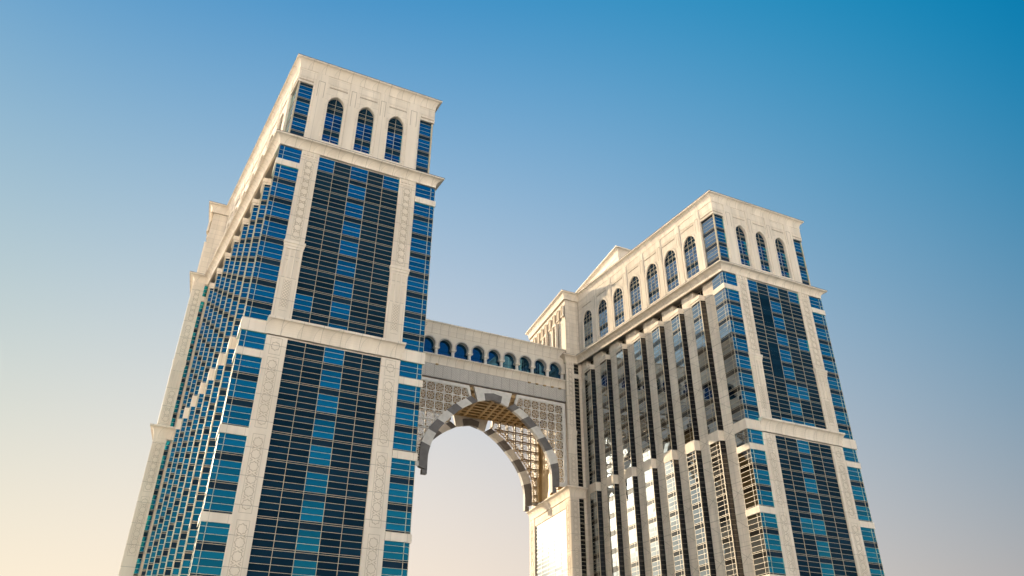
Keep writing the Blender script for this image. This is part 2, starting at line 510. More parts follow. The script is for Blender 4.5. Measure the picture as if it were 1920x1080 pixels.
def make_pilaster(F, s0, s1, root, seed, n=0.0, lower_shift=0.1):
    c = (s0 + s1) / 2; wd = s1 - s0
    # upper shaft
    mb = MB(); fbox(mb, F, s0, s1, n - .42, n, 68.4, 87.45)
    up = mb.build("pilaster", "carved_stone", root)
    g = MB(); chain(g, F, c, 68.9, 85.7, wd * .215, n, True)
    g.build("carved_panel", "carving", up)
    d = MB()
    for k in range(4):
        a = s0 + .15 + (wd - .3) * k / 4 + .1
        fbox(d, F, a, a + (wd - .3) / 4 - .25, n - .02, n + .12, 86.45, 87.2)
    fbox(d, F, s0 - .02, s1 + .02, n - .02, n + .08, 85.95, 86.15)
    d.build("dentil", "smooth_stone", up)
    # capital: three steps
    cp = MB()
    fbox(cp, F, s0 - .20, s1 + .20, n - .3, n + .42, 67.95, 68.42)
    fbox(cp, F, s0 - .10, s1 + .10, n - .3, n + .30, 67.45, 67.94)
    fbox(cp, F, s0 - .02, s1 + .02, n - .3, n + .20, 66.98, 67.44)
    cp.build("capital", "smooth_stone", up)
    # lower shaft with flutes
    mb = MB(); fbox(mb, F, s0, s1, n - .42, n + .08, 54.0, 66.97)
    lo = mb.build("pilaster", "carved_stone", root)
    fl = MB()
    for k in range(4):
        a = s0 + .08 + (wd - .16 - .3) * k / 3
        fbox(fl, F, a, a + .3, n + .06, n + .2, 61.6, 66.95)
    for k in (0, 2):
        a = s0 + .38 + (wd - .46) * k / 3
        fbox(fl, F, a + .02, a + wd / 3 - .35, n + .06, n + .18, 64.9, 65.2)
    fl.build("flute", "smooth_stone", lo)
    g = MB(); fret(g, F, c - wd * .16, c + wd * .16, 56.4, 61.2, .55, n + .08)
    for sg in (-1, 1):
        strip(g, F, (c + sg * wd * .2, 56.2), (c + sg * wd * .2, 61.4), .05, n + .05, n + .11)
        strip(g, F, (c + sg * wd * .40, 54.6), (c + sg * wd * .40, 61.4), .04, n + .05, n + .11)
    strip(g, F, (c - wd * .2, 55.8), (c + wd * .2, 55.8), .05, n + .05, n + .11)
    g.build("carved_panel", "carving", lo)
    # base shaft below the ledge
    s0 -= lower_shift; s1 -= 0.02
    mb = MB(); fbox(mb, F, s0, s1, n - .42, n + .12, -1.7, 51.3)
    ba = mb.build("pilaster", "carved_stone", root)
    g = MB()
    c = (s0 + s1) / 2
    chain(g, F, c, 48.3, 51.0, wd * .22, n + .12, True)
    for k in range(4): chain(g, F, c, 36.9 - k * 11.88, 36.9 - k * 11.88 + 10.9, wd * .22, n + .12, True)
    g.build("carved_panel", "carving", ba)
    return up

SAW = R(6.3)
def saw(F, a):
    """bay faces are turned a little towards the back of the tower"""
    o = F.P(a, 0, 0)[:2]; c, q = math.cos(SAW), math.sin(SAW)
    return Frame(o, (F.s[0] * c - F.n[0] * q, F.s[1] * c - F.n[1] * q), (F.n[0] * c + F.s[0] * q, F.n[1] * c + F.s[1] * q))

def make_tower(name, loc, kind, outline, block, seed, label, inner_dark, splay=0.0):
    rng = random.Random(seed); random.seed(seed)
    root = bpy.data.objects.new(name, None); col.objects.link(root); root.location = loc
    tag(root, label, "tower", "matching hotel towers")
    root.empty_display_size = 10
    FF = Frame((0, 0), (1, 0), (0, -1))
    FL = Frame((0, 0), (-splay, 1), (-1, -splay))
    FR = Frame((W, 0), (0, 1), (1, 0))
    sides = [(FL, 'L'), (FR, 'R')]
    ne = len(outline)
    # --- core walls
    def inset(front, side, blk):
        return offset_poly(outline, [-(front if i == 0 else side if i in (1, ne - 1) else blk) for i in range(ne)])
    DEP = 1.25
    mb = MB(); prism(mb, inset(.42, DEP, .42), -1.7, 84.9); mb.build("wall", "cream_stone", root)
    mb = MB(); prism(mb, inset(.42, 2.7, .42), 84.9, 87.8, bottom=False); mb.build("wall", "cream_stone", root)
    # --- front: curtain wall upper and lower
    ed = [7.22, 10.2, 13.3, 16.6, 19.6, 22.78]
    mats = {'dark': "dark_glass", 'vis': "vision_glass", 'span': "spandrel_glass"}
    lit = {}
    def pick(c, kd, k, r):
        if k == -1: return 'vis' if c in (0, 2, 4) else 'dark'
        if kd in ('gap',): return 'span'
        if c == 2: return 'vis' if kd == 'vis' else 'span'
        key = (c, k)
        if key not in lit: lit[key] = rng.random() < (.03 if kind == 'left' else .08)
        if kd == 'vis' and lit[key] and k >= 0: return 'vis'
        return 'dark'
    off = set()
    def skip(c, k, r): return (c, k) in off
    if kind == 'right': off |= {(1, 0), (1, 1), (1, 3), (1, 4)}
    glazing(FF, ed, 54.1, 87.2, -.28, root, "curtain_wall", pick, mats, skip=skip)
    glazing(FF, ed, -1.7, 51.25, -.28, root, "curtain_wall", pick, mats)
    # header shadow gap above the glass
    # --- corner glass on front + sides, with stone bands
    cl = [(84.2, 87.15), (53.4, 83.0), (48.55, 51.4), (36.6, 47.4), (24.6, 35.4), (12.7, 23.4), (0.8, 11.5)]
    bands = [(83.0, 84.2), (51.4, 53.4), (47.4, 48.55), (35.4, 36.6), (23.4, 24.6), (11.5, 12.7), (-1.7, .8)]
    cm = {'vis': "vision_glass", 'span': "spandrel_glass"}
    pk = lambda c, kd, k, r: 'vis' if kd == 'vis' else 'span'
    for z0, z1 in cl:
        glazing(FF, [0.02, .85, 3.98], z0, z1, -.06, root, "corner_window", pk, cm)
        glazing(FF, [26.02, 29.15, 29.98], z0, z1, -.06, root, "corner_window", pk, cm)
    for z0, z1 in bands:
        for side in (0, 1):
            mb = MB()
            t = .22 if z1 - z0 > 1.5 else .16
            tx = 4.3 * math.sin(SAW) - splay * 4.3 * (side == 0)
            path = [(tx, 4.28), (-.02, -.02), (3.96, -.02)] if side == 0 else [(26.04, -.02), (W + .02, -.02), (W - tx, 4.28)]
            sweep(mb, path, [(-.7, z0), (t, z0), (t, z1), (-.7, z1)], closed=False)
            mb.build("stone_band", "smooth_stone", root)
    # --- pilasters on the front
    make_pilaster(FF, 3.99, 7.24, root, seed)
    make_pilaster(FF, 22.76, 26.01, root, seed, lower_shift=0.0)
    # --- ledge over the three middle bays
    mb = MB(); sweep(mb, [(3.6, 0), (26.4, 0)], cove(.1, 1.25, 51.5, 54.15, lip=.4), closed=False)
    mb.build("ledge", "smooth_stone", root)
    # --- sides: bays, piers
    for F, tg in sides:
        sm = {'vis': "side_glass", 'span': "side_spandrel"} if inner_dark else {'vis': "vision_glass", 'span': "spandrel_glass"}
        for z0, z1 in cl:
            glazing(saw(F, 0), [0.06, 1.1, 4.28], z0, z1, -.03, root, "corner_window", pk, sm, mw=.06, md=.03)
        # back return of the corner bay
        mb = MB(); fbox(mb, F, 4.2, 4.27, -DEP + .02, -.55, -1.7, 87.2); mb.build("wall", "cream_stone", root)
        for i in range(1, 8):
            a = .68 + 7.92 * i; b = a + 3.55
            first = None
            for z0, z1 in ((53.45, 83.65), (-1.7, 51.3)):
                o = glazing(saw(F, a), [.02, 1.1, 3.55], z0, z1, 0, root, "bay_window", pk, sm, mw=.06, md=.03)
                # near side face (looks towards the front)
                Fn = Frame(F.P(a - .47, -DEP, 0)[:2], (F.n[0] * DEP + F.s[0] * .46, F.n[1] * DEP + F.s[1] * .46), (-F.s[0] * DEP + F.n[0] * .46, -F.s[1] * DEP + F.n[1] * .46)); LN = math.hypot(DEP, .46)
                nm = {'vis': "black_glass", 'span': "black_glass"} if inner_dark and tg == 'L' else {'vis': "vision_glass", 'span': "spandrel_glass"}  # inner bay sides: the dark slot reflection is put into the pane colour
                gl = MB(); mu = MB()
                for zt, zb, kd, k in row_lines(z0, z1):
                    gl.cur = 0 if kd == 'vis' else 1
                    rect(gl, Fn, .0, LN - .03, zb, zt, 0, .003)
                    hw = .028 if inner_dark else .04
                    if zb > z0 + .05: fbox(mu, Fn, 0, LN - .12, 0, .03, zb - hw, zb + hw)
                mu.cur = 1; fbox(mu, Fn, LN - .125, LN + .03, -.02, .08, z0, z1)
                sp = gl.build("side_pane", [nm['vis'], nm['span']], o)
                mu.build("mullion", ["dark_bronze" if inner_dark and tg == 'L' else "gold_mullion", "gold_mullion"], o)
                Fb = Frame(F.P(b + .01, -DEP, 0)[:2], F.n, (0, 1))
                bk = MB(); rect(bk, Fb, 0, DEP - .45, z0, z1, 0); bk.build("side_pane", "spandrel_glass", o)
                first = first or o
            mb = MB()
            Fs = saw(F, a)
            fbox(mb, Fs, -.28, 3.83, -DEP - .02, .30, 84.1, 84.95)
            fbox(mb, Fs, -.12, 3.67, -DEP - .02, .14, 83.65, 84.1)
            mb.build("bay_cap", "smooth_stone", root)
            mb = MB(); fbox(mb, saw(F, a), -.10, 3.65, -DEP - .02, .12, 51.3, 53.45); mb.build("stone_band", "smooth_stone", root)
            # dark window in the recess above the bay, between stone piers
            Fq = F
            g = MB(); rect(g, F, a - .1, b + .1, 84.95, 87.6, -2.66)
            o = g.build("recessed_window", "side_spandrel" if inner_dark else "dark_glass", root)
            mu = MB()
            for t in (.33, .66): fbox(mu, F, a + 3.55 * t - .05, a + 3.55 * t + .05, -2.66, -2.58, 84.95, 87.6)
            fbox(mu, F, a, b, -2.66, -2.58, 86.1, 86.2)
            mu.build("mullion", "gold_mullion", o)
        for i in range(0, 8):
            a = (4.3 if i == 0 else .68 + 7.92 * i + 3.55); b = .68 + 7.92 * (i + 1)
            if i == 7: b = 62.4
            mb = MB(); fbox(mb, F, a + .05, b - .05, -2.75, -DEP + .03, 84.9, 87.7)
            pier = mb.build("pier", "cream_stone", root)
            if i == 7: continue
            g = MB(); n = -DEP + .0
            z = 84.0
            q = 0
            while z > 8:
                strip(g, F, (a + .1, z), (b - .1, z), .06, n - .02, n + .02)
                zc = z - 2.0
                strip(g, F, (a + .3, zc - 1.2), (b - .3, zc + 1.2), .055, n - .02, n + .02)
                if q % 2: strip(g, F, (a + .3, zc + 1.2), (b - .3, zc - 1.2), .055, n - .02, n + .016)
                z -= 5.94; q += 1
            g.build("panel_joint", "groove_shade", pier)
    # --- main cornice below the attic, all round
    mb = MB(); sweep(mb, outline, cove(.0, 1.28, 87.35, 89.25, lip=.3))
    co = mb.build("cornice", "smooth_stone", root)
    mb = MB(); sweep(mb, outline, [(1.20, 89.252), (1.305, 89.252), (1.305, 89.32), (1.20, 89.32)]); mb.build("flashing", "flashing", co)
    jn = MB(); jt = MB(); jl = MB()
    for F, lo, hi in ((FF, .6, 29.4), (FL, .8, 61.0), (FR, .8, 61.0)):
        x = lo + 2.0
        while x < hi:
            cove_joint(jn, F, x, cove(.0, 1.28, 87.35, 89.25, lip=.3))
            cove_joint(jt, F, x + .5, cove(.0, 1.04, 106.95, 109.2, lip=.32), base=-.91)
            x += 2.66
    for x in (6.0, 9.2, 12.4, 15.6, 18.8, 22.0, 25.0):
        jl = MB(); cove_joint(jl, FF, x, cove(.1, 1.25, 51.5, 54.15, lip=.4)); jl.build("cornice_joint", "groove_shade", co)
    jn.build("cornice_joint", "groove_shade", co); jt.build("cornice_joint", "groove_shade", co)
    mb = MB(); prism(mb, offset_poly(outline, -.35), 88.6, 89.22); mb.build("roof_deck", "roof_membrane", root)
    # --- attic storey
    att = inset(.91, .91, .0)
    mb = MB(); prism(mb, inset(1.75, 1.75, .45), 89.0, 107.1); mb.build("wall", "cream_stone", root)
    aw = MB()
    n = -.91
    # front: arches
    bz, tz = 89.2, 107.3
    cs = [8.85, 15.0, 21.15]
    lims = [4.0, 11.92, 18.08, 26.0]
    fo = []
    for i, c in enumerate(cs):
        o, ol = arched_window(FF, c, 1.62, 91.4, 100.25, 2.15, n - .62, root, "attic_blue", 2, rng)
        arched_wall(aw, FF, lims[i], lims[i + 1], bz, tz, ol, n, .7)
        tr = MB(); band(tr, FF, arch_outline(c, 1.62, 91.4, 100.25, 2.15, .05), arch_outline(c, 1.62, 91.4, 100.25, 2.15, .38), n - .02, n + .10)
        tr.build("frame", "smooth_stone", o)
    for a, b in ((.91, 4.0), (26.0, 29.09)): rect(aw, FF, a, b, 103.65, tz, n)
    for F in (FL, FR):
        rect(aw, F, .91, 5.75, 103.65, tz, n)
        for i in range(7):
            c = 10.62 + 7.82 * i
            l0 = 5.75 if i == 0 else c - 3.91
            l1 = c + 3.91 if i < 6 else 62.45
            o, ol = arched_window(F, c, 2.32, 91.4, 99.5, 2.65, n - .22, root, "attic_glass" if inner_dark and F is FL else "attic_blue", 3, rng)
            arched_wall(aw, F, l0, l1, bz, tz, ol, n, .3)
            tr = MB(); band(tr, F, arch_outline(c, 2.32, 91.4, 99.5, 2.65, .05), arch_outline(c, 2.32, 91.4, 99.5, 2.65, .45), n - .02, n + .12)
            for sg in (-1, 1):
                fbox(tr, F, c + sg * 2.55 - .35, c + sg * 2.55 + .35, n - .02, n + .22, 99.1, 99.5)
            tr.build("frame", "smooth_stone", o)
    # soffits of the corner openings and jambs
    for x0, x1 in ((.91, 4.0), (26.0, 29.09)):
        fbox(aw, FF, x0 + .02, x1, n - .6, n - .01, 103.6, 103.66)
    fbox(aw, FF, 3.98, 4.02, n - .6, n - .01, bz, 103.6); fbox(aw, FF, 25.98, 26.02, n - .6, n - .01, bz, 103.6)
    for F in (FL, FR):
        fbox(aw, F, .93, 5.75, n - .6, n - .01, 103.6, 103.66); fbox(aw, F, 5.73, 5.77, n - .6, n - .01, bz, 103.6)
    aw.build("attic_wall", "cream_stone", root)
    # corner windows of the attic
    for sd_, F1, F2 in ((0, FF, FL), (1, FF, FR)):
        e = [1.25, 3.98] if sd_ == 0 else [26.02, 28.75]
        o = glazing(F1, e, 89.2, 103.6, n - .34, root, "corner_window", lambda c, kd, k, r: 'vis' if kd == 'vis' else 'span', cm)
        m2 = {'vis': "side_glass", 'span': "side_spandrel"} if inner_dark and sd_ == 0 else cm
        glazing(F2, [1.25, 5.73], 89.2, 103.6, n - .34, root, "corner_window", lambda c, kd, k, r: 'vis' if kd == 'vis' else 'span', m2)
        mb = MB(); x = 1.25 if sd_ == 0 else 28.75
        fbox(mb, FF, x - .16, x + .16, -1.41, -1.09, 89.2, 103.6)
        mb.build("corner_post", "gold_mullion", o)
    # raised strips and panels on the attic front and sides
    def attic_trim(F, piers, lint):
        t = MB(); g = MB()
        for a, b in piers:
            fbox(t, F, a, b, n - .02, n + .14, bz, 106.9)
            m_ = (b - a) * .22
            for p, q in (((a + m_, 101.2), (a + m_, 105.0)), ((b - m_, 101.2), (b - m_, 105.0)), ((a + m_, 105.0), (b - m_, 105.0))):
                strip(g, F, p, q, .08, n + .12, n + .165)
        for a, b in lint:
            fbox(t, F, a, b, n - .02, n + .12, 104.35, 104.55)
            strip(g, F, (a, 104.2), (b, 104.2), .12, n - .02, n + .035)
            fbox(t, F, a, b, n - .02, n + .07, 104.95, 105.1)
        o = t.build("attic_pilaster", "smooth_stone", root); g.build("panel_joint", "groove_shade", o)
    attic_trim(FF, [(4.35, 6.55), (11.1, 12.8), (17.2, 18.9), (23.45, 25.65)], [(7.0, 10.7), (13.2, 16.8), (19.3, 23.0), (1.0, 3.9), (26.1, 29.0)])
    for F in (FL, FR):
        attic_trim(F, [(5.95, 7.9)] + [(10.62 + 7.82 * i + 3.1, 10.62 + 7.82 * i + 4.7) for i in range(6)],
                   [(10.62 + 7.82 * i - 2.5, 10.62 + 7.82 * i + 2.5) for i in range(7)] + [(1.1, 5.6)])
    # drain holes above the cornice
    d = MB()
    for s in (11.95, 18.05, 24.5):
        fbox(d, FF, s - .16, s + .16, n, n + .2, 89.75, 90.05)
    d.build("drain_spout", "dark_recess", root)
    # --- top cornice
    mb = MB(); sweep(mb, att, cove(.0, 1.04, 106.95, 109.2, lip=.32))
    co = mb.build("cornice", "smooth_stone", root)
    mb = MB(); sweep(mb, att, [(.9, 109.202), (1.07, 109.202), (1.07, 109.29), (.9, 109.29)]); mb.build("flashing", "flashing", co)
    mb = MB(); prism(mb, offset_poly(att, -.3), 108.6, 109.17); mb.build("roof_deck", "roof_membrane", root)
    # --- rooftop block
    k = .16
    ph = [(3.9, 44.4), (26, 44.4), (26 + k * 34, 78), (3.9 + k * 34, 78)]
    mb = MB(); prism(mb, ph, 109.2, 115.0); pw = mb.build("penthouse", "cream_stone", root)
    mb = MB(); sweep(mb, ph, cove(.0, 1.3, 114.6, 117.0, lip=.4)); prism(mb, offset_poly(ph, .4), 116.4, 116.95); mb.build("cornice", "smooth_stone", pw)
    # --- rear block, front and left face details
    bu, bv, ln = block
    FB = Frame((bu, bv), (1, 0), (0, -1))
    FS = Frame((bu, bv), (.16, 1), (-1, .16))
    make_block(root, FB, FS, bu, ln, kind, rng, seed)
    if kind == 'left':
        FW = Frame((W, 62.4), (1, 0), (0, -1))
        for q in range(4):
            a = 1.6 + 5.1 * q
            glazing(FW, [a, a + 1.8, a + 3.6], -1.7, 83.0, -.2, root, "curtain_wall", pk, cm)
            mb = MB(); fbox(mb, FW, a + 3.62, a + 5.08, -.4, .1, -1.7, 87.4); mb.build("pier", "cream_stone", root)
    return root

def make_block(root, FB, FS, bu, ln, kind, rng, seed):
    wd = 2.5
    n = .0
    pk = lambda c, kd, k, r: 'vis' if kd == 'vis' else 'span'
    # corner pilaster of the front
    c = wd / 2
    mb = MB(); fbox(mb, FB, -.06, wd, -.42, .12, 68.0, 87.45); up = mb.build("pilaster", "carved_stone", root)
    g = MB(); chain(g, FB, c, 68.6, 77, wd * .25, .12, False); chain(g, FB, c, 77.4, 86, wd * .25, .12, False); g.build("carved_panel", "carving", up)
    d = MB()
    for k in range(3): fbox(d, FB, .25 + .75 * k, .7 + .75 * k, .1, .24, 86.5, 87.2)
    d.build("dentil", "smooth_stone", up)
    cp = MB()
    for zz, e in ((67.6, .34), (67.2, .24), (66.8, .14)): fbox(cp, FB, -e * .6, wd + .1, -.3, .12 + e, zz, zz + .39)
    cp.build("capital", "smooth_stone", up)
    mb = MB(); fbox(mb, FB, -.08, wd, -.42, .16, 53.0, 66.79); lo = mb.build("pilaster", "carved_stone", root)
    fl = MB()
    for k in range(4): fbox(fl, FB, .12 + k * .66, .36 + k * .66, .14, .26, 61.8, 66.7)
    fl.build("flute", "smooth_stone", lo)
    g = MB(); chain(g, FB, c, 54, 61.4, wd * .25, .16, True); g.build("carved_panel", "carving", lo)
    mb = MB(); fbox(mb, FB, -.1, wd, -.42, .2, -1.7, 50.7); ba = mb.build("pilaster", "carved_stone", root)
    g = MB(); chain(g, FB, c, 40, 50, wd * .25, .2, True); chain(g, FB, c, 28, 39, wd * .25, .2, True); g.build("carved_panel", "carving", ba)
    # narrow glass strip beside it
    end = -bu + .25 if kind == 'right' else -bu - 1.62
    gm = {'vis': "black_glass", 'span': "black_glass"} if kind == 'right' else {'vis': "vision_glass", 'span': "spandrel_glass"}
    for z0, z1 in ((84.2, 87.2), (53.2, 83.0), (-1.7, 50.6)):
        glazing(FB, [wd + .02, end], z0, z1, -.2, root, "corner_window", pk, gm)
    mb = MB(); fbox(mb, FB, wd, end, -.4, .05, 83.0, 84.2); mb.build("stone_band", "smooth_stone", root)
    # low ledge round the corner
    P0 = FB.P(end + .6, 0, 0)[:2]; P1 = FB.P(0, 0, 0)[:2]; P2 = FS.P(ln, 0, 0)[:2]
    mb = MB(); sweep(mb, [P2, P1, P0], cove(.15, 1.25, 50.7, 53.25, lip=.35), closed=False); mb.build("ledge", "smooth_stone", root)
    # left face, lower part: curtain wall between carved pilasters
    for s0, s1 in ((.05, 3.2), (ln - 4.0, ln)):
        mb = MB(); fbox(mb, FS, s0, s1, -.42, .15, -1.7, 50.7); p = mb.build("pilaster", "carved_stone", root)
        g = MB(); cc = (s0 + s1) / 2
        for z0, z1 in ((38, 49.5), (26, 37.2), (14, 25)): chain(g, FS, cc, z0, z1, .8, .15, True)
        g.build("carved_panel", "carving", p)
    e = [3.25 + (ln - 4.05 - 3.25) * i / 5 for i in range(6)]
    glazing(FS, e, -1.7, 48.6, -.25, root, "curtain_wall", pk, {'vis': "side_glass", 'span': "side_glass"}, mw=.12, md=.06)
    mb = MB(); fbox(mb, FS, 3.2, ln - 4, -.42, .02, 48.6, 50.7); mb.build("stone_band", "smooth_stone", root)
    # left face, middle: plain stone piers with windows
    for i in range(4):
        a = 2.5 + i * (ln - 5) / 4
        glazing(FS, [a + .6, a + (ln - 5) / 4 - .6], 53.3, 86.8, -.38, root, "window", pk, {'vis': "side_glass", 'span': "side_spandrel"})
    # left face, attic: niches and tall narrow windows
    for i in range(9):
        g = MB(); tr = MB()
        cc = 1.7 + i * (ln - 3.4) / 8
        ol = arch_outline(cc, .62, 102.2, 104.6, .75)
        fprism(g, FS, ol, -.35, .012)
        band(tr, FS, ol, arch_outline(cc, .62, 102.2, 104.6, .75, .2), -.2, .2)
        fbox(tr, FS, cc - .95, cc + .95, -.2, .22, 101.85, 102.2)
        o = tr.build("niche_frame", "smooth_stone", root); g.build("niche", "bronze_tan", o)
    for t in (.24, .5, .77):
        cc = ln * t
        o = glazing(FS, [cc - .95, cc + .95], 89.3, 100.6, .015, root, "window", pk, {'vis': "black_glass", 'span': "black_glass"})
        tr = MB()
        fbox(tr, FS, cc - 1.5, cc - .96, -.2, .55, 89.2, 101.1); fbox(tr, FS, cc + .96, cc + 1.5, -.2, .55, 89.2, 101.1)
        fbox(tr, FS, cc - 1.5, cc + 1.5, -.2, .57, 101.1, 101.6)
        tr.build("frame", "smooth_stone", o)

OX, OY = 14.737, 119.752
DXT = 99.891
K = .16
LNR = 31.0
def tower_outline(bl, br, splay=0.0):
    ln = LNR * math.cos(math.atan(K))
    return [(0, 0), (W, 0), (W, 62.4), (W + br, 62.4), (W + br + K * ln, 62.4 + ln), (bl + K * ln, 62.4 + ln), (bl, 62.4), (-splay * 62.4, 62.4)]

left = make_tower("hotel_tower", (OX, OY, 0), 'left', tower_outline(-5.0, 22.2, .03), (-5.0, 62.4, LNR), 3,
    "cream stone tower left of the arched bridge, its front a dark blue curtain wall", False, .03)
right = make_tower("hotel_tower", (OX + DXT, OY, 0), 'right', tower_outline(-3.9, 4.0), (-3.9, 62.4, LNR), 11,
    "cream stone tower right of the arched bridge, its sunlit side showing rows of glass bays", True)

# ------------------------------------------------------------------ the bridge
bridge = bpy.data.objects.new("sky_bridge", None); col.objects.link(bridge)
bridge.location = (OX, OY, 0)
tag(bridge, "pale stone bridge with arcaded gallery and striped horseshoe arch joining both towers", "bridge")
U0, U1, UC, BV, BD = 52.2, 96.6, 74.2, 64.0, 22.0
FBR = Frame((0, BV), (1, 0), (0, -1))
def shear(u, d): return u + K * d

def rect_prism(mb, z0, z1, d0, d1, u0=U0, u1=U1, **kw):
    prism(mb, [(shear(u0, d0), BV + d0), (shear(u1, d0), BV + d0), (shear(u1, d1), BV + d1), (shear(u0, d1), BV + d1)], z0, z1, **kw)

# solid back of the gallery, floor and roof
mb = MB(); rect_prism(mb, 76.4, 82.0, .5, BD); mb.build("floor_beam", "grey_stone", bridge)
mb = MB(); rect_prism(mb, 82.0, 89.6, 2.2, BD); mb.build("gallery_wall", "pale_stone", bridge)
mb = MB(); rect_prism(mb, 89.4, 91.1, .3, BD + .3); mb.build("roof_deck", "roof_membrane", bridge)
# arcade
PITCHB = 4.786
cs = [74.35 + PITCHB * k for k in range(-4, 5)]
wall = MB()
def horseshoe(c, r, zc, z0, n=14):
    """from right springing, over the top, to the left; slightly more than a half circle"""
    a0 = -R(28)
    return [(c + r * math.cos(a0 + (math.pi - 2 * a0) * i / n), zc + r * math.sin(a0 + (math.pi - 2 * a0) * i / n)) for i in range(n + 1)]
for i, c in enumerate(cs):
    l0 = U0 if i == 0 else c - PITCHB / 2
    l1 = U1 if i == 8 else c + PITCHB / 2
    r, zc = 1.78, 85.35
    hs = horseshoe(c, r, zc, 84.6)
    zs = hs[0][1]
    n = 0.0
    # wall above the springing
    poly_r = [p for p in hs if p[1] >= zs]
    # split at the widest points so the face never overlaps itself
    for a, b in zip(hs[:-1], hs[1:]):
        if a[1] >= zc - 1e-6 and b[1] >= zc - 1e-6:
            poly(wall, FBR, [b, a, (a[0], 89.6), (b[0], 89.6)], n)
        elif a[0] > c:
            poly(wall, FBR, [a, (l1, a[1]), (l1, b[1]), b], n)
        else:
            poly(wall, FBR, [(l0, b[1]), b, a, (l0, a[1])], n)
    top = [p for p in hs if p[1] >= zc - 1e-6]
    rect(wall, FBR, top[0][0], l1, top[0][1], 89.6, n); rect(wall, FBR, l0, top[-1][0], top[-1][1], 89.6, n)
    for a, b in zip(hs[:-1], hs[1:]):
        wall.face([FBR.P(a[0], n, a[1]), FBR.P(b[0], n, b[1]), FBR.P(b[0], n - 1.1, b[1]), FBR.P(a[0], n - 1.1, a[1])])
    # underside at springing
    for x0, x1 in ((l0, hs[-1][0]), (hs[0][0], l1)):
        wall.face([FBR.P(x0, n, zs), FBR.P(x0, n - 1.1, zs), FBR.P(x1, n - 1.1, zs), FBR.P(x1, n, zs)])
    g = MB(); rect(g, FBR, c - 2.38, c + 2.38, 82.0, 87.4, -1.15, .004)
    o = g.build("gallery_window", "gallery_glass" , bridge)
    mu = MB()
    fbox(mu, FBR, c - 2.38, c + 2.38, -1.15, -1.11, 84.0, 84.04); fbox(mu, FBR, c - 2.38, c + 2.38, -1.15, -1.11, 85.7, 85.74)
    mu.build("mullion", "dark_glass", o)
    tr = MB(); band(tr, FBR, hs, horseshoe(c, r + .32, zc, 84.6), -.3, .09); tr.build("frame", "grey_stone", o)
wall.build("arcade_wall", "pale_stone", bridge)
# columns
def ngon_shaft(mb, x, n, r, z0, z1, r1=None, k=12):
    r1 = r if r1 is None else r1
    a = [FBR.P(x + r * math.cos(2 * math.pi * i / k), n + r * math.sin(2 * math.pi * i / k), z0) for i in range(k)]
    b = [FBR.P(x + r1 * math.cos(2 * math.pi * i / k), n + r1 * math.sin(2 * math.pi * i / k), z1) for i in range(k)]
    for i in range(k):
        j = (i + 1) % k; mb.face([a[i], a[j], b[j], b[i]])
    mb.face(b); mb.face(a[::-1])
xs = [cs[0] - PITCHB / 2 + PITCHB * k for k in range(10)]
for x in xs:
    mb = MB(); ngon_shaft(mb, x, -.55, .47, 82.3, 83.95, .43); fbox(mb, FBR, x - .55, x + .55, -1.05, 0.0, 82.0, 82.3)
    o = mb.build("column", "light_voussoir", bridge)
    cp = MB(); ngon_shaft(cp, x, -.55, .44, 83.95, 84.25, .62); fbox(cp, FBR, x - .72, x + .72, -1.05, .12, 84.25, zs - .01)
    cp.build("capital", "pale_stone", o)
# cornice, ledge, frieze
pth = [(U0, BV), (U1 - .1, BV)]
mb = MB(); sweep(mb, pth, cove(.0, 1.0, 88.2, 91.3, lip=.3), closed=False); mb.build("cornice", "pale_stone", bridge)
mb = MB(); sweep(mb, [(U0, BV), (U1 + .3, BV)], cove(.1, 1.15, 79.7, 82.12, lip=.35), closed=False); mb.build("ledge", "pale_stone", bridge)
mb = MB(); fbox(mb, FBR, U0, U1, -.6, .1, 76.15, 79.7); fz = mb.build("frieze", "grey_stone", bridge)
g = MB()
x = U0 + .1
while x < U1 - .4:
    fret(g, FBR, x + .12, min(x + 2.29, U1 - .1), 76.45, 79.5, .5, .1); x += 2.43
g.build("carved_panel", "light_voussoir", fz)
d = MB(); x = 86.0
for x in (84.6, 87.0, 89.4, 91.8, 94.2, 57.4): fbox(d, FBR, x, x + .7, .1, .55, 79.5, 79.78)
d.build("floodlight", "bronze_tan", bridge)
jn = MB(); jl = MB(); x = U0 + 1.2
while x < U1 - .3:
    cove_joint(jn, FBR, x, cove(.0, 1.0, 88.2, 91.3, lip=.3), w=.07)
    cove_joint(jl, FBR, x, cove(.1, 1.15, 79.7, 82.12, lip=.35), w=.07); x += 2.393
jn.build("cornice_joint", "groove_shade", bridge); jl.build("cornice_joint", "groove_shade", bridge)
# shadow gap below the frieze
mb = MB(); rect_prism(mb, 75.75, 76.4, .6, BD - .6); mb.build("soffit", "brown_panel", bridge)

# arch curves (half-width, z) from the foot up
INN = [(17.3, 52.6), (17.3, 56.0), (16.9, 58.2), (15.95, 60.9), (14.3, 63.6), (11.75, 66.5), (8.3, 69.5), (4.5, 71.75)]
OUT = [(19.45, 53.2), (19.5, 57.2), (19.0, 59.9), (17.9, 62.2), (15.7, 65.2), (13.2, 67.9), (10.4, 70.4), (6.3, 72.95)]
KIN = [(4.3, 71.85), (2.1, 72.5), (0, 73.0)]
def lerp_curve(cv, t):
    L = [0]
    for a, b in zip(cv[:-1], cv[1:]): L.append(L[-1] + math.hypot(b[0] - a[0], b[1] - a[1]))
    d = t * L[-1]
    for i in range(len(cv) - 1):
        if d <= L[i + 1] + 1e-9:
            q = (d - L[i]) / (L[i + 1] - L[i]); return (cv[i][0] + (cv[i + 1][0] - cv[i][0]) * q, cv[i][1] + (cv[i + 1][1] - cv[i][1]) * q)
    return cv[-1]
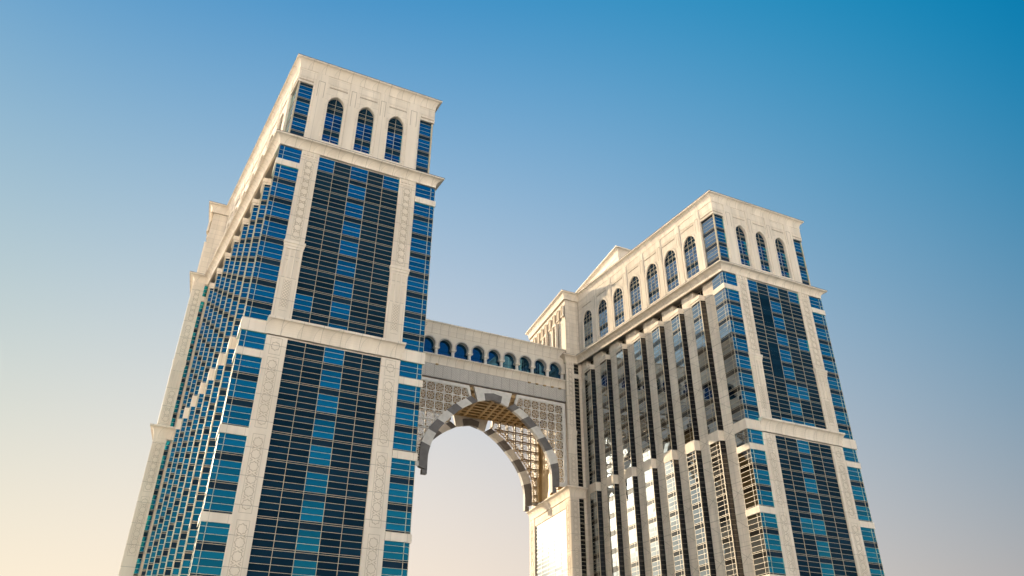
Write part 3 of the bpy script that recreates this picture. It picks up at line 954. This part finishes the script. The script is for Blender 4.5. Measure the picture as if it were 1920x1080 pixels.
def smooth(cv, n=40):
    """Catmull-Rom through the measured points"""
    p = [cv[0]] + cv + [cv[-1]]; out = []
    for i in range(1, len(p) - 2):
        for j in range(6):
            t = j / 6; a, b, c_, d = p[i - 1], p[i], p[i + 1], p[i + 2]
            out.append(tuple(.5 * (2 * b[q] + (c_[q] - a[q]) * t + (2 * a[q] - 5 * b[q] + 4 * c_[q] - d[q]) * t * t + (3 * b[q] - a[q] - 3 * c_[q] + d[q]) * t ** 3) for q in (0, 1)))
    out.append(cv[-1]); return out
SI, SO = smooth(INN), smooth(OUT)
def outer_half(z):
    """half-width of the arch's outer edge at height z (0 above it)"""
    if z <= SO[0][1]: return SO[0][0]
    for a, b in zip(SO[:-1], SO[1:]):
        if a[1] <= z <= b[1]: return a[0] + (b[0] - a[0]) * (z - a[1]) / max(b[1] - a[1], 1e-6)
    return 0.0
CUT = [0, .24, .385, .53, .67, .80, .93, 1.0]
ZTOP = 75.65
def gap_x(z, side):      # slit beside the keystone: outer line / inner line (half-widths)
    t = (z - 71.8) / (ZTOP - 71.8)
    return (4.55 + 1.0 * t) if side == 'in' else (5.75 + 1.25 * t)

def arch_face(F, uc, rear):
    """screens, frames, voussoirs of one arch face; objects are parts of the bridge"""
    parts = []
    for sg in (-1, 1):
        for i in range(7):
            t0, t1 = CUT[i], CUT[i + 1]
            m = 5
            a = [lerp_curve(SI, t0 + (t1 - t0) * j / m) for j in range(m + 1)]
            b = [lerp_curve(SO, t0 + (t1 - t0) * j / m) for j in range(m + 1)]
            mb = MB()
            for j in range(m):
                q = [(uc + sg * a[j][0], a[j][1]), (uc + sg * b[j][0], b[j][1]), (uc + sg * b[j + 1][0], b[j + 1][1]), (uc + sg * a[j + 1][0], a[j + 1][1])]
                fprism(mb, F, q if sg > 0 else q[::-1], -.85, .28)
            if i == 0:
                q = [(uc + sg * 17.31, 51.6), (uc + sg * 18.6, 51.6), (uc + sg * 18.6, 52.75), (uc + sg * 17.31, 52.62)]
                fprism(mb, F, q if sg > 0 else q[::-1], -.8, .24)
            mb.build("voussoir", "dark_voussoir" if i % 2 == 0 else "light_voussoir", bridge)
        # spandrel frame: top, slanted, side, bottom
        xe = 22.0
        fr = MB()
        zz = ZTOP
        def bar(p, q, w): strip(fr, F, (uc + sg * p[0], p[1]), (uc + sg * q[0], q[1]), w, -.35, .16)
        fprism(fr, F, [(uc + sg * x, z) for x, z in (((gap_x(zz, 'out'), zz), (xe, zz), (xe, zz - .75), (gap_x(zz - .75, 'out'), zz - .75)))][::-sg], -.35, .16)
        fprism(fr, F, [(uc + sg * x, z) for x, z in (((gap_x(zz - .75, 'out'), zz - .75), (gap_x(zz - .75, 'out') + .9, zz - .75), (gap_x(72.9, 'out') + .75, 72.75), (gap_x(72.9, 'out') + .2, 72.95)))][::-sg], -.35, .16)
        fprism(fr, F, [(uc + sg * x, z) for x, z in (((xe - .8, zz - .75), (xe, zz - .75), (xe, 53.4), (xe - .8, 53.4)))][::-sg], -.35, .16)
        fprism(fr, F, [(uc + sg * x, z) for x, z in (((19.4, 54.4), (xe - .8, 54.4), (xe - .8, 53.4), (19.4, 53.4)))][::-sg], -.35, .16)
        fo = fr.build("screen_frame", "light_voussoir", bridge)
        # lattice screen with real openings
        la = MB(); ri = MB()
        cw, ch = 2.43, 2.40
        def keep(x, z):
            if x > xe - .8 or z > ZTOP - .75 or z < 54.4: return False
            if x < outer_half(z): return False
            if z > 72.9 and x < gap_x(z, 'out') + .6: return False
            if z > 72.5 and x < 6.4: return False
            return True
        def seg(p, q, w, n0, n1, mbx):
            k = max(1, int(math.hypot(q[0] - p[0], q[1] - p[1]) / .3))
            run = None
            for i in range(k):
                a = (p[0] + (q[0] - p[0]) * i / k, p[1] + (q[1] - p[1]) * i / k)
                b = (p[0] + (q[0] - p[0]) * (i + 1) / k, p[1] + (q[1] - p[1]) * (i + 1) / k)
                if keep((a[0] + b[0]) / 2, (a[1] + b[1]) / 2):
                    run = (run[0], b) if run else (a, b)
                else:
                    if run: strip(mbx, F, (uc + sg * run[0][0], run[0][1]), (uc + sg * run[1][0], run[1][1]), w, n0, n1)
                    run = None
            if run: strip(mbx, F, (uc + sg * run[0][0], run[0][1]), (uc + sg * run[1][0], run[1][1]), w, n0, n1)
        x = xe - .8
        while x > 4:
            seg((x, 54.3), (x, ZTOP - .7), .26, -.25, .06, ri); x -= cw
        z = ZTOP - .75
        while z > 54:
            seg((4, z), (xe - .8, z), .24, -.25, .05, ri); z -= ch
        i = 0
        while xe - .8 - (i + 1) * cw > 1:
            x0 = xe - .8 - (i + 1) * cw
            j = 0
            while ZTOP - .75 - (j + 1) * ch > 53:
                z0 = ZTOP - .75 - (j + 1) * ch
                if outer_half(z0 + ch) < x0 + cw or outer_half(z0) < x0 + cw:
                    w = .105
                    cx, cz = x0 + cw / 2, z0 + ch / 2
                    # eight-pointed star in each panel, rays to the edges, corner quarter-stars
                    star = []
                    for q in range(16):
                        an = math.pi * q / 8
                        r_ = .86 if q % 2 == 0 else .60
                        star.append((cx + r_ * math.cos(an), cz + r_ * math.sin(an)))
                    for q in range(16): seg(star[q], star[(q + 1) % 16], w, -.14, .0, la)
                    ring = [(cx + .34 * math.cos(math.pi * (q + .5) / 4), cz + .34 * math.sin(math.pi * (q + .5) / 4)) for q in range(8)]
                    for q in range(8):
                        seg(ring[q], ring[(q + 1) % 8], w, -.14, .0, la)
                        seg(ring[q], star[2 * q + 1], w * .8, -.14, .0, la)
                    for q in range(8):
                        an = math.pi * q / 4
                        e = (cx + (cw / 2) * max(-1, min(1, 1.42 * math.cos(an))), cz + (ch / 2) * max(-1, min(1, 1.42 * math.sin(an))))
                        seg(star[2 * q], e, w * .8, -.14, .0, la)
                    for hx in (-1, 1):
                        for hz in (-1, 1):
                            k1 = (cx + hx * cw / 2, cz + hz * (ch / 2 - .62)); k2 = (cx + hx * (cw / 2 - .62), cz + hz * ch / 2)
                            k3 = (cx + hx * (cw / 2 - .40), cz + hz * (ch / 2 - .40))
                            seg(k1, k3, w * .8, -.14, .0, la); seg(k3, k2, w * .8, -.14, .0, la)
                j += 1
            i += 1
        la.build("lattice_screen", "screen_white", bridge)
        ri.build("rib", "light_voussoir", fo)
    # keystone block: pale, dark wedge, pale
    b0 = gap_x(71.8, 'in'); t0 = gap_x(ZTOP, 'in')
    for sg in (-1, 1):
        mb = MB()
        q = [(sg * 2.25, 72.45), (sg * 4.45, 71.8), (sg * gap_x(ZTOP, 'in'), ZTOP), (0.012 * sg, ZTOP), (0.012 * sg, 74.72), (sg * 2.6, 74.3)]
        fprism(mb, F, [(uc + x, z) for x, z in q][::sg], -.6, .16); mb.build("keystone", "light_voussoir", bridge)
    mb = MB(); q = [(-2.23, 72.45), (0, 72.95), (2.23, 72.45), (2.58, 74.26), (0, 74.7), (-2.58, 74.26)]
    fprism(mb, F, [(uc + x, z) for x, z in q], -.85, .3); mb.build("keystone", "dark_voussoir", bridge)

arch_face(FBR, UC, False)
FRE = Frame((0, BV + BD), (1, 0), (0, 1))
UR = shear(UC, BD)
arch_face(FRE, UR, True)

# coffered ceiling between the two faces (beams follow the bridge's skew)
cb = MB()
def skew_box(mb, u0, u1, d0, d1, z0, z1):
    prism(mb, [(shear(u0, d0), BV + d0), (shear(u1, d0), BV + d0), (shear(u1, d1), BV + d1), (shear(u0, d1), BV + d1)], z0, z1)
x = UC - 19.8
while x < UC + 20:
    if abs(x - UC) > .2: skew_box(cb, x - .38, x + .38, 1.2, BD - 1.2, 75.0, 75.74)
    x += 2.2
for d in [1.3 + 2.16 * i for i in range(10)]:
    skew_box(cb, UC - 20, UC + 20, d - .38, d + .38, 75.02, 75.72)
co = cb.build("coffered_ceiling", "bronze_tan", bridge)
cg = MB()
for i in range(18):
    for j in range(9):
        u = UC - 19.8 + 2.2 * i + 1.1; d = 1.3 + 2.16 * j + 1.08
        for a, b in (((-.7, 0), (.7, 0)), ((0, -.7), (0, .7))):
            skew_box(cg, u + a[0] - .07, u + b[0] + .07, d + a[1] - .07, d + b[1] + .07, 75.5, 75.7)
cg.build("coffer_grille", "bronze_tan", co)
# structural grid inside the rear screen, side frames
FRI = Frame((0, BV + BD - 1.6), (1, 0), (0, -1))
ur = shear(UC, BD - 1.6)
for sg in (-1, 1):
    st = MB()
    x = 21.2; k = 0
    while x > 6.5:
        zb = None
        z = 74.8
        lo = 54.0
        zz = lo
        while zz < 74.8 and x < outer_half(zz) + .3: zz += .2
        if zz < 74.5: fbox(st, FRI, ur + sg * x - .17, ur + sg * x + .17, -.2, .25, zz, 75.0)
        x -= 2.43
    z = 74.9 - 2.4
    while z > 54:
        x0 = max(outer_half(z) + .3, 6.6)
        if x0 < 21: fbox(st, FRI, ur + sg * x0, ur + sg * 21.4, -.18, .23, z - .16, z + .16)
        z -= 2.4
    st.build("support_grid", "brown_panel", bridge)
for sg in (-1, 1):
    ed = MB()
    # end frames beside the towers
    for d0, d1, w0 in ((3.0, 4.4, 20.4), (9.0, 10.2, 20.6), (BD - 4.4, BD - 3.0, 20.4)):
        a, b = (UC + sg * (w0), UC + sg * 21.8)
        skew_box(ed, min(a, b), max(a, b), d0, d1, 53.6, 75.6)
    a, b = UC + sg * 21.3, UC + sg * 21.75
    skew_box(ed, min(a, b), max(a, b), 4.6, 8.8, 53.6, 75.5)
    skew_box(ed, min(a, b), max(a, b), 10.4, BD - 4.6, 53.6, 75.5)
    ed.build("end_frame", "bronze_tan", bridge)
# curved truss behind the rear ring
tr = MB()
for sg in (-1, 1):
    m = 26
    for (ca, cb_) in ((1.0, 1.0),):
        A = [lerp_curve(SO, .02 + .93 * j / m) for j in range(m + 1)]
        for j in range(m):
            p, q = A[j], A[j + 1]
            nx, nz = (q[1] - p[1]), -(q[0] - p[0]); l = math.hypot(nx, nz); nx, nz = nx / l, nz / l
            o1, o2 = .15, 1.05
            P1, Q1 = (p[0] + nx * o1, p[1] + nz * o1), (q[0] + nx * o1, q[1] + nz * o1)
            P2, Q2 = (p[0] + nx * o2, p[1] + nz * o2), (q[0] + nx * o2, q[1] + nz * o2)
            M = lambda t: (ur + sg * t[0], t[1])
            strip(tr, FRI, M(P1), M(Q1), .16, .3, .48); strip(tr, FRI, M(P2), M(Q2), .16, .3, .48)
            strip(tr, FRI, M(P1), M(Q2) if j % 2 else M(P2), .1, .32, .44)
            if j % 2 == 0: strip(tr, FRI, M(P2), M(Q1), .1, .32, .44)
tr.build("truss", "bronze_tan", bridge)

# ------------------------------------------------------------------ ground
me = bpy.data.meshes.new("ground")
me.from_pydata([(-9000, -9000, 0), (9000, -9000, 0), (9000, 9000, 0), (-9000, 9000, 0)], [], [(0, 1, 2, 3)])
me.materials.append(MATS["paving"])
go = bpy.data.objects.new("ground", me); col.objects.link(go); go["kind"] = "structure"
